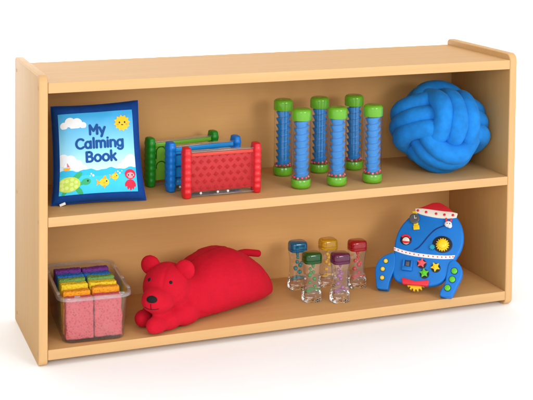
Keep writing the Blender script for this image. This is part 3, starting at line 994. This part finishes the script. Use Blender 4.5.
# ------------------------------------------------------------------ liquid timers
def timer(color, loc, label, seed):
    t = thing('liquid_timer', label, 'liquid timer', loc, (0, 0, 0), 'clear hourglass liquid timers')
    rr = random.Random(seed)
    # cap: rounded oblong block with a recessed ring line
    m = MB()
    rq = lambda w, z: rrect(w * 0.93, w * 0.78, min(0.012, w * 0.28), z)
    loft(m, [rq(0.040, 0.0905), rq(0.0455, 0.0912), rq(0.0470, 0.0930), rq(0.0472, 0.0975), rq(0.0448, 0.0983), rq(0.0448, 0.0991), rq(0.0472, 0.1000), rq(0.0466, 0.1085), rq(0.0440, 0.1125), rq(0.0385, 0.1142)], True, True)
    m.build('cap', 'cap_' + color, t, 45)
    # hourglass body
    m = MB()
    rings = []
    for k in range(25):
        z = 0.0235 + (0.0906 - 0.0235) * k / 24
        u = (z - 0.0235) / (0.0671)
        w = 0.0365 + 0.0068 * abs(2 * u - 0.95) ** 2.0
        rings.append(rrect(w, w * 0.80, w * 0.3, z))
    loft(m, rings)
    m.build('hourglass', 'timer_clear', t, 179)
    # clear stepped base with coloured pool
    m = MB()
    loft(m, [rq(0.0440, 0.0), rq(0.0466, 0.0014), rq(0.0472, 0.0100), rq(0.0450, 0.0108), rq(0.0450, 0.0118), rq(0.0472, 0.0126), rq(0.0464, 0.0215), rq(0.0440, 0.0232)], True, True)
    m.build('base', 'clear_base', t, 45)
    m = MB()
    loft(m, [rrect(0.040, 0.031, 0.010, 0.0240), rrect(0.0415, 0.032, 0.011, 0.0255), rrect(0.036, 0.028, 0.010, 0.0275)], True, True)
    mm = MB()
    for (x, y, w_) in ((-0.010, -0.006, 0.009), (0.002, 0.004, 0.011), (0.012, -0.003, 0.006)):
        mm.ball((x * (1 + 0.3 * rr.random()), y, 0.0260), (w_, w_ * 0.8, 0.0022), None, 0, 16, 8)
    mm.build('liquid_pool', 'drop_' + color, t, 179)
    # falling beads of liquid
    side = rr.choice((-1, 1))
    zz = 0.087; k = 0
    while zz > 0.031:
        s = rr.uniform(0.0036, 0.0056)
        x = side * (0.0015 + 0.009 * (1 - zz / 0.085)) * (1 if k % 2 else -0.8) + rr.uniform(-0.0015, 0.0015)
        d = MB()
        d.ball((x, rr.uniform(-0.005, 0.003), zz), (s * (0.8 if k == 0 else 1), s, s * (1.9 if k == 0 else rr.uniform(0.85, 1.15))), None, 0, 14, 10)
        if k in (2, 3) and rr.random() < 0.8:
            d.ball((x + 0.0045, rr.uniform(-0.005, 0.003), zz + 0.0045), s * 0.8, None, 0, 14, 10)
        d.build('drop', 'drop_' + color, t, 179)
        zz -= s * (2.3 if k == 0 else 1.5) + rr.uniform(0.0005, 0.0028); k += 1
    return t
ZT = Z3T + 0.0003
timer('blue', (0.6625, 0.186, ZT), 'clear liquid timer with a blue cap and teal drops', 3)
timer('green', (0.6600, 0.0960, ZT), 'clear liquid timer with a green cap and green drops', 5)
timer('yellow', (0.7400, 0.1800, ZT), 'clear liquid timer with a yellow cap and yellow drops', 8)
timer('purple', (0.7215, 0.0720, ZT), 'clear liquid timer with a purple cap and lilac drops', 13)
timer('red', (0.8030, 0.1480, ZT), 'clear liquid timer with a red cap and red drops', 21)

# ------------------------------------------------------------------ rocket busy board
yw, be = R(-39), R(33)
e1 = Vector((math.cos(yw), math.sin(yw), 0)); bk = Vector((-e1.y, e1.x, 0))
e2 = bk * math.sin(be) + Vector((0, 0, math.cos(be))); e3 = e1.cross(e2)
rk = thing('busy_board', 'blue rocket shaped busy board with red nose leaning back in the corner', 'busy board')
rk.matrix_world = Matrix(((e1.x, e2.x, e3.x, 0.9025), (e1.y, e2.y, e3.y, 0.0420), (e1.z, e2.z, e3.z, 0.0420), (0, 0, 0, 1)))
hull = [(-0.0160, 0.1990), (-0.0330, 0.1830), (-0.0480, 0.1620), (-0.0570, 0.1400), (-0.0605, 0.1180), (-0.0600, 0.0980), (-0.0585, 0.0700), (-0.0580, 0.0480), (-0.0530, 0.0310), (-0.0400, 0.0225),
        (-0.0150, 0.0185), (0.0120, 0.0190), (0.0440, 0.0240), (0.0640, 0.0360), (0.0790, 0.0640), (0.0890, 0.0920), (0.0985, 0.1130), (0.1025, 0.1320), (0.1020, 0.1520), (0.0960, 0.1740), (0.0860, 0.1900), (0.0770, 0.1985),
        (0.0600, 0.2120), (0.0420, 0.2195), (0.0240, 0.2205), (0.0050, 0.2130)]
m = MB(); m.prism(closed_spline(hull, 5), -0.018, 0.0, 0.005, 4)
m.build('hull', 'foam_blue', rk, 50)
nose_o = [(-0.0195, 0.2030), (-0.0060, 0.2095), (0.0070, 0.2160), (0.0230, 0.2240), (0.0400, 0.2250), (0.0590, 0.2160), (0.0720, 0.2070), (0.0815, 0.1985), (0.0720, 0.1960), (0.0540, 0.1945), (0.0300, 0.1945), (0.0100, 0.1965), (-0.0060, 0.2000)]
m = MB(); m.prism(closed_spline(nose_o, 4), -0.016, 0.0024, 0.0018, 3)
nz = m.build('nose_cone', 'foam_red', rk, 50)
top_b = catmull([(-0.0200, 0.2050, 0), (-0.002, 0.2068, 0), (0.022, 0.2060, 0), (0.048, 0.2050, 0), (0.070, 0.2050, 0), (0.0835, 0.2030, 0)], 6)
bot_b = catmull([(-0.0180, 0.1960, 0), (-0.004, 0.1915, 0), (0.018, 0.1885, 0), (0.042, 0.1870, 0), (0.064, 0.1880, 0), (0.0815, 0.1925, 0)], 6)
m = MB(); m.prism([(p.x, p.y) for p in top_b] + [(p.x, p.y) for p in bot_b[::-1]], -0.004, 0.0036, 0.0010, 2)
bd = m.build('nose_band', 'toy_cream', rk, 50)
for k in range(5):
    u = (k + 0.6) / 5.2
    i = int(u * (len(top_b) - 1)); c = (top_b[i] + bot_b[i]) / 2
    m = MB(); m.lathe([(0.0032, 0.0030), (0.0032, 0.0044), (0.0022, 0.0050)], 16, Matrix.Translation((c.x, c.y, 0)))
    m.build('dot', 'toy_red', bd, 40)
# waist strip
up_ = catmull([(-0.0610, 0.1050, 0), (-0.035, 0.0995, 0), (-0.005, 0.0965, 0), (0.030, 0.0960, 0), (0.062, 0.0975, 0), (0.0870, 0.1010, 0)], 6)
lo_ = catmull([(-0.0600, 0.0965, 0), (-0.035, 0.0905, 0), (-0.005, 0.0875, 0), (0.030, 0.0870, 0), (0.060, 0.0885, 0), (0.0835, 0.0920, 0)], 6)
m = MB(); m.prism([(p.x, p.y) for p in up_] + [(p.x, p.y) for p in lo_[::-1]], -0.003, 0.0016, 0.0005, 1)
ws = m.build('waist_strip', 'toy_white', rk, 50)
for k in range(15):
    i = int(1 + (len(up_) - 3) * k / 14); c = (up_[i] + lo_[i]) / 2
    m = MB(); m.box((c.x, c.y, 0.0017), (0.0028, 0.0030, 0.0012), 0.0004, 1); m.build('stitch', 'toy_red', ws)
# fins
finL = [(-0.0565, 0.0880), (-0.0690, 0.0880), (-0.0880, 0.0755), (-0.0975, 0.0580), (-0.0990, 0.0400), (-0.0950, 0.0200), (-0.0905, 0.0030), (-0.0840, 0.0000), (-0.0680, 0.0000), (-0.0630, 0.0030), (-0.0620, 0.0180), (-0.0575, 0.0370), (-0.0530, 0.0560)]
finR = [(0.0740, 0.0800), (0.0850, 0.0890), (0.0980, 0.0820), (0.1065, 0.0680), (0.1070, 0.0520), (0.1000, 0.0320), (0.0930, 0.0140), (0.0880, 0.0030), (0.0820, 0.0000), (0.0650, 0.0000), (0.0596, 0.0040), (0.0620, 0.0160), (0.0690, 0.0330), (0.0710, 0.0560)]
for pts, dots, mt, rd in ((finL, [(-0.0762, 0.0680), (-0.0812, 0.0480), (-0.0800, 0.0270)], 'toy_yellow', 0.0052), (finR, [(0.0890, 0.0625), (0.0860, 0.0420), (0.0768, 0.0210)], 'toy_lime', 0.0070)):
    m = MB(); m.prism(closed_spline(pts, 4), -0.018, 0.003, 0.005, 4)
    f = m.build('fin', 'foam_blue', rk, 50)
    for (x, y) in dots:
        b_ = MB(); b_.lathe([(rd * 1.22, 0.0022), (rd * 1.22, 0.0036), (rd * 1.0, 0.0037)], 24, Matrix.Translation((x, y, 0))); b_.build('button_ring', 'foam_groove', f, 40)
        b_ = MB(); b_.lathe([(rd, 0.0022), (rd, 0.0046), (rd * 0.8, 0.0058), (rd * 0.3, 0.0062)], 24, Matrix.Translation((x, y, 0))); b_.build('button', mt, f, 40)
        if mt == 'toy_yellow':
            b_ = MB(); b_.lathe([(rd * 0.34, 0.0060), (rd * 0.34, 0.0068), (rd * 0.2, 0.0070)], 12, Matrix.Translation((x, y, 0))); b_.build('button_stud', 'toy_cream', f, 40)
# wrist watch
Mw = Matrix.Translation((-0.0170, 0.1760, 0)) @ Matrix.Rotation(R(12), 4, 'Z')
m = MB(); m.box((0.001, 0.0000, 0.0012), (0.0115, 0.046, 0.0036), 0.0012, 2, Mw)
w1 = m.build('watch', 'toy_yellow', rk)
m = MB(); m.box((0.0015, -0.0190, 0.0032), (0.0150, 0.0105, 0.0030), 0.0012, 2, Mw); m.build('buckle', 'toy_yellow', w1)
m = MB(); m.lathe([(0.0125, 0.002), (0.0125, 0.0068), (0.0112, 0.0078), (0.0095, 0.0078)], 28, Mw @ Matrix.Translation((-0.001, 0.003, 0))); m.build('dial', 'toy_grey', w1, 40)
m = MB(); m.box((0.0, 0.006, 0.0082), (0.0012, 0.008, 0.0006), 0, 1, Mw); m.box((0.0022, 0.003, 0.0082), (0.006, 0.0012, 0.0006), 0, 1, Mw); m.build('hand', 'toy_white', w1)
# peep-hole knob with a plain round face
Mf = Matrix.Translation((-0.0341, 0.1254, 0))
m = MB(); m.ball((0, 0, 0), (0.0145, 0.0130, 0.0028), Mf, 0, 28, 12); k1 = m.build('peep_hole', 'toy_black', rk, 179)
m = MB(); m.lathe([(0.0085, 0.001), (0.0085, 0.0052), (0.0060, 0.0064)], 24, Mf @ Matrix.Translation((0.001, -0.003, 0))); m.build('dial_face', 'toy_cream', k1, 40)
m = MB(); m.prism([(0.0135 * math.cos(a), 0.0125 * math.sin(a)) for a in [R(30) + R(120) * k / 12 for k in range(13)]] + [(0.0095 * math.cos(a), 0.0080 * math.sin(a)) for a in [R(150) - R(120) * k / 12 for k in range(13)]], 0.001, 0.0046, 0.0006, 1, Mf)
m.prism([(0.0105 * math.cos(a) + 0.001, 0.0105 * math.sin(a)) for a in [R(205) + R(130) * k / 12 for k in range(13)]], 0.003, 0.0070, 0.0006, 1, Mf)
m.build('trim', 'toy_red', k1, 40)
# slider track and slider
trk = catmull([(-0.0117, 0.1032, 0), (-0.002, 0.1100, 0), (0.0067, 0.1214, 0), (0.0204, 0.1423, 0), (0.0346, 0.1588, 0), (0.0525, 0.1690, 0), (0.0640, 0.1730, 0)], 7)
m = MB(); m.tube([(p.x, p.y, 0.0001) for p in trk], 0.0015, 8); m.build('slider_track', 'foam_groove', rk, 60)
Ms = Matrix.Translation((0.0640, 0.1735, 0))
m = MB(); m.ball((0, 0, 0.004), (0.0090, 0.0080, 0.0062), Ms, 0, 20, 12); m.ball((0.004, -0.004, 0.005), (0.0060, 0.0056, 0.0056), Ms, 0, 16, 10)
s1 = m.build('slider', 'toy_white', rk, 179)
for dx in (-0.0058, 0.0058):
    m = MB(); m.ball((dx, 0.0105, 0.005), (0.0026, 0.0046, 0.0028), Ms, 0, 12, 8); m.build('slider_horn', 'toy_red', s1, 179)
m = MB(); m.ball((-0.0015, 0.0, 0.0088), (0.0022, 0.0014, 0.0020), Ms, 0, 12, 8); m.ball((0.0040, 0.0005, 0.0088), (0.0020, 0.0014, 0.0020), Ms, 0, 12, 8); m.build('slider_mark', 'toy_grey', s1, 179)
# gear on a black disk
Mg = Matrix.Translation((0.0545, 0.1238, 0))
m = MB(); m.lathe([(0.0222, -0.001), (0.0222, 0.0012), (0.0205, 0.0016)], 40, Mg @ Matrix.Diagonal((1.08, 0.92, 1, 1))); g1 = m.build('gear_disk', 'toy_black', rk, 40)
def gear_out(n, r0, r1):
    out = []
    for k in range(n):
        for da, r in ((-0.30, r0), (-0.18, r1), (0.18, r1), (0.30, r0)):
            a = 2 * PI * (k + da) / n; out.append((r * math.cos(a), r * math.sin(a)))
    return out
m = MB(); m.prism(gear_out(16, 0.0130, 0.0158), 0.001, 0.0068, 0.0004, 1, Mg @ Matrix.Translation((0.001, -0.002, 0)))
m.lathe([(0.0112, 0.006), (0.0108, 0.0120), (0.0085, 0.0138), (0.003, 0.0142)], 28, Mg @ Matrix.Translation((0.001, -0.001, 0)))
m.build('gear', 'toy_yellow', g1, 40)
m = MB(); m.prism(gear_out(9, 0.0052, 0.0068), 0.001, 0.0060, 0.0004, 1, Matrix.Translation((0.0315, 0.1135, 0))); m.build('small_gear', 'toy_teal', g1, 40)
# buckle clip and star gears
Mc = Matrix.Translation((-0.0232, 0.0640, 0))
m = MB(); m.box((0, 0, 0.0012), (0.0220, 0.0240, 0.0036), 0.0022, 2, Mc, 0); c1 = m.build('clip', 'toy_navy', rk)
m = MB(); m.box((0, -0.0085, 0.004), (0.0250, 0.0105, 0.0062), 0.0022, 2, Mc)
for dx in (-0.0098, 0.0098): m.box((dx, 0.004, 0.0036), (0.0052, 0.0180, 0.0052), 0.0018, 2, Mc)
m.build('clip_frame', 'foam_blue', c1)
m = MB(); m.box((0, 0.003, 0.0036), (0.0090, 0.0110, 0.0030), 0.0012, 2, Mc); m.build('clip_tongue', 'toy_grey', c1)
def star_out(r0, r1, n=5, ph=0.3):
    return closed_spline([((r1 if k % 2 == 0 else r0) * math.cos(PI * k / n + ph), (r1 if k % 2 == 0 else r0) * math.sin(PI * k / n + ph)) for k in range(2 * n)], 4)
for (x, y, mt, ph) in ((0.0100, 0.0723, 'toy_coral', 0.2), (0.0439, 0.0667, 'toy_yellow', 0.9), (0.0188, 0.0493, 'toy_lime', 0.5)):
    m = MB(); m.lathe([(0.0112, -0.001), (0.0112, 0.0008), (0.0100, 0.0010)], 28, Matrix.Translation((x + 0.0005, y - 0.0012, 0))); q = m.build('star_well', 'toy_black', rk, 40)
    m = MB(); m.prism(star_out(0.0064, 0.0116, 5, ph), 0.001, 0.0072, 0.0012, 2, Matrix.Translation((x, y, 0))); m.lathe([(0.0042, 0.007), (0.0036, 0.0092), (0.0015, 0.0096)], 16, Matrix.Translation((x, y, 0)))
    m.build('star_knob', mt, q, 40)
# engine: red block and yellow ring gear below
m = MB(); m.prism(round_poly([(-0.0330, 0.0330), (-0.0300, 0.0170), (0.0310, 0.0190), (0.0330, 0.0340), (0.0, 0.0275)], [0.003, 0.004, 0.004, 0.003, 0.0], 4), -0.004, 0.0075, 0.002, 3)
en = m.build('engine_block', 'toy_red', rk, 50)
m = MB(); m.prism(gear_out(15, 0.0185, 0.0228), -0.013, -0.003, 0.0008, 1, Matrix.Translation((0.0, 0.0290, 0))); m.build('engine_gear', 'toy_yellow', en, 40)

# ------------------------------------------------------------------ lamps
def area(name, loc, target, size, power, color=(1, 1, 1), sy=None):
    l = bpy.data.lights.new(name, 'AREA')
    l.energy = power; l.color = color; l.size = size
    if sy: l.shape = 'RECTANGLE'; l.size_y = sy
    o = bpy.data.objects.new(name, l); COL.objects.link(o)
    o.location = loc
    o.rotation_euler = (Vector(target) - Vector(loc)).to_track_quat('-Z', 'Y').to_euler()
    return o
area('key_softbox', (1.6, -3.0, 1.5), (0.6, 0.1, 0.25), 1.0, 37, (1.0, 0.995, 0.99))
area('fill_softbox', (-1.1, -3.0, 1.5), (0.5, 0.1, 0.25), 1.2, 27, (1.0, 1.0, 1.0))
for (nm, loc, tgt, sz, pw) in (('added_backdrop_light', (0.6, 4.6, 5.0), (0.6, 4.6, 0.0), 3.0, 260), ('added_far_backdrop_light', (0.6, 7.0, 7.0), (0.6, 9.6, 0.6), 5.0, 600)):
    o = area(nm, loc, tgt, sz, pw); o.data.spread = R(70)  # unseen lamps added to whiten the paper, narrowed to miss the shelf

w = bpy.data.worlds.new('World'); scene.world = w
w.use_nodes = True
bg = w.node_tree.nodes.get('Background') or w.node_tree.nodes.new('ShaderNodeBackground')
bg.inputs['Color'].default_value = (1.0, 1.0, 1.0, 1)
bg.inputs['Strength'].default_value = 1.06

# ------------------------------------------------------------------ camera
cd = bpy.data.cameras.new('camera'); cam = bpy.data.objects.new('camera', cd); COL.objects.link(cam)
Rv = Vector((0.9381131, -0.34620929, 0.00910713)); Uv = Vector((0.00953083, 0.05209378, 0.99859672)); Fv = Vector((0.34619789, 0.93670986, -0.05216952))
cam.matrix_world = Matrix(((Rv.x, Uv.x, -Fv.x, -0.45183), (Rv.y, Uv.y, -Fv.y, -2.367815), (Rv.z, Uv.z, -Fv.z, 1.000224), (0, 0, 0, 1)))
cd.sensor_width = 36.0; cd.sensor_fit = 'HORIZONTAL'
cd.lens = 1169.67 / 533.0 * 36.0
cd.shift_x = (266.5 - 234.1115) / 533.0
cd.shift_y = (-51.614 - 200.0) / 533.0
cd.clip_start = 0.05; cd.clip_end = 100.0
scene.camera = cam
scene.view_settings.view_transform = 'Standard'
scene.view_settings.look = 'None'
scene.view_settings.exposure = 0.0
scene.view_settings.gamma = 1.0
scene.cycles.max_bounces = 12
scene.cycles.transparent_max_bounces = 32
scene.cycles.caustics_reflective = False
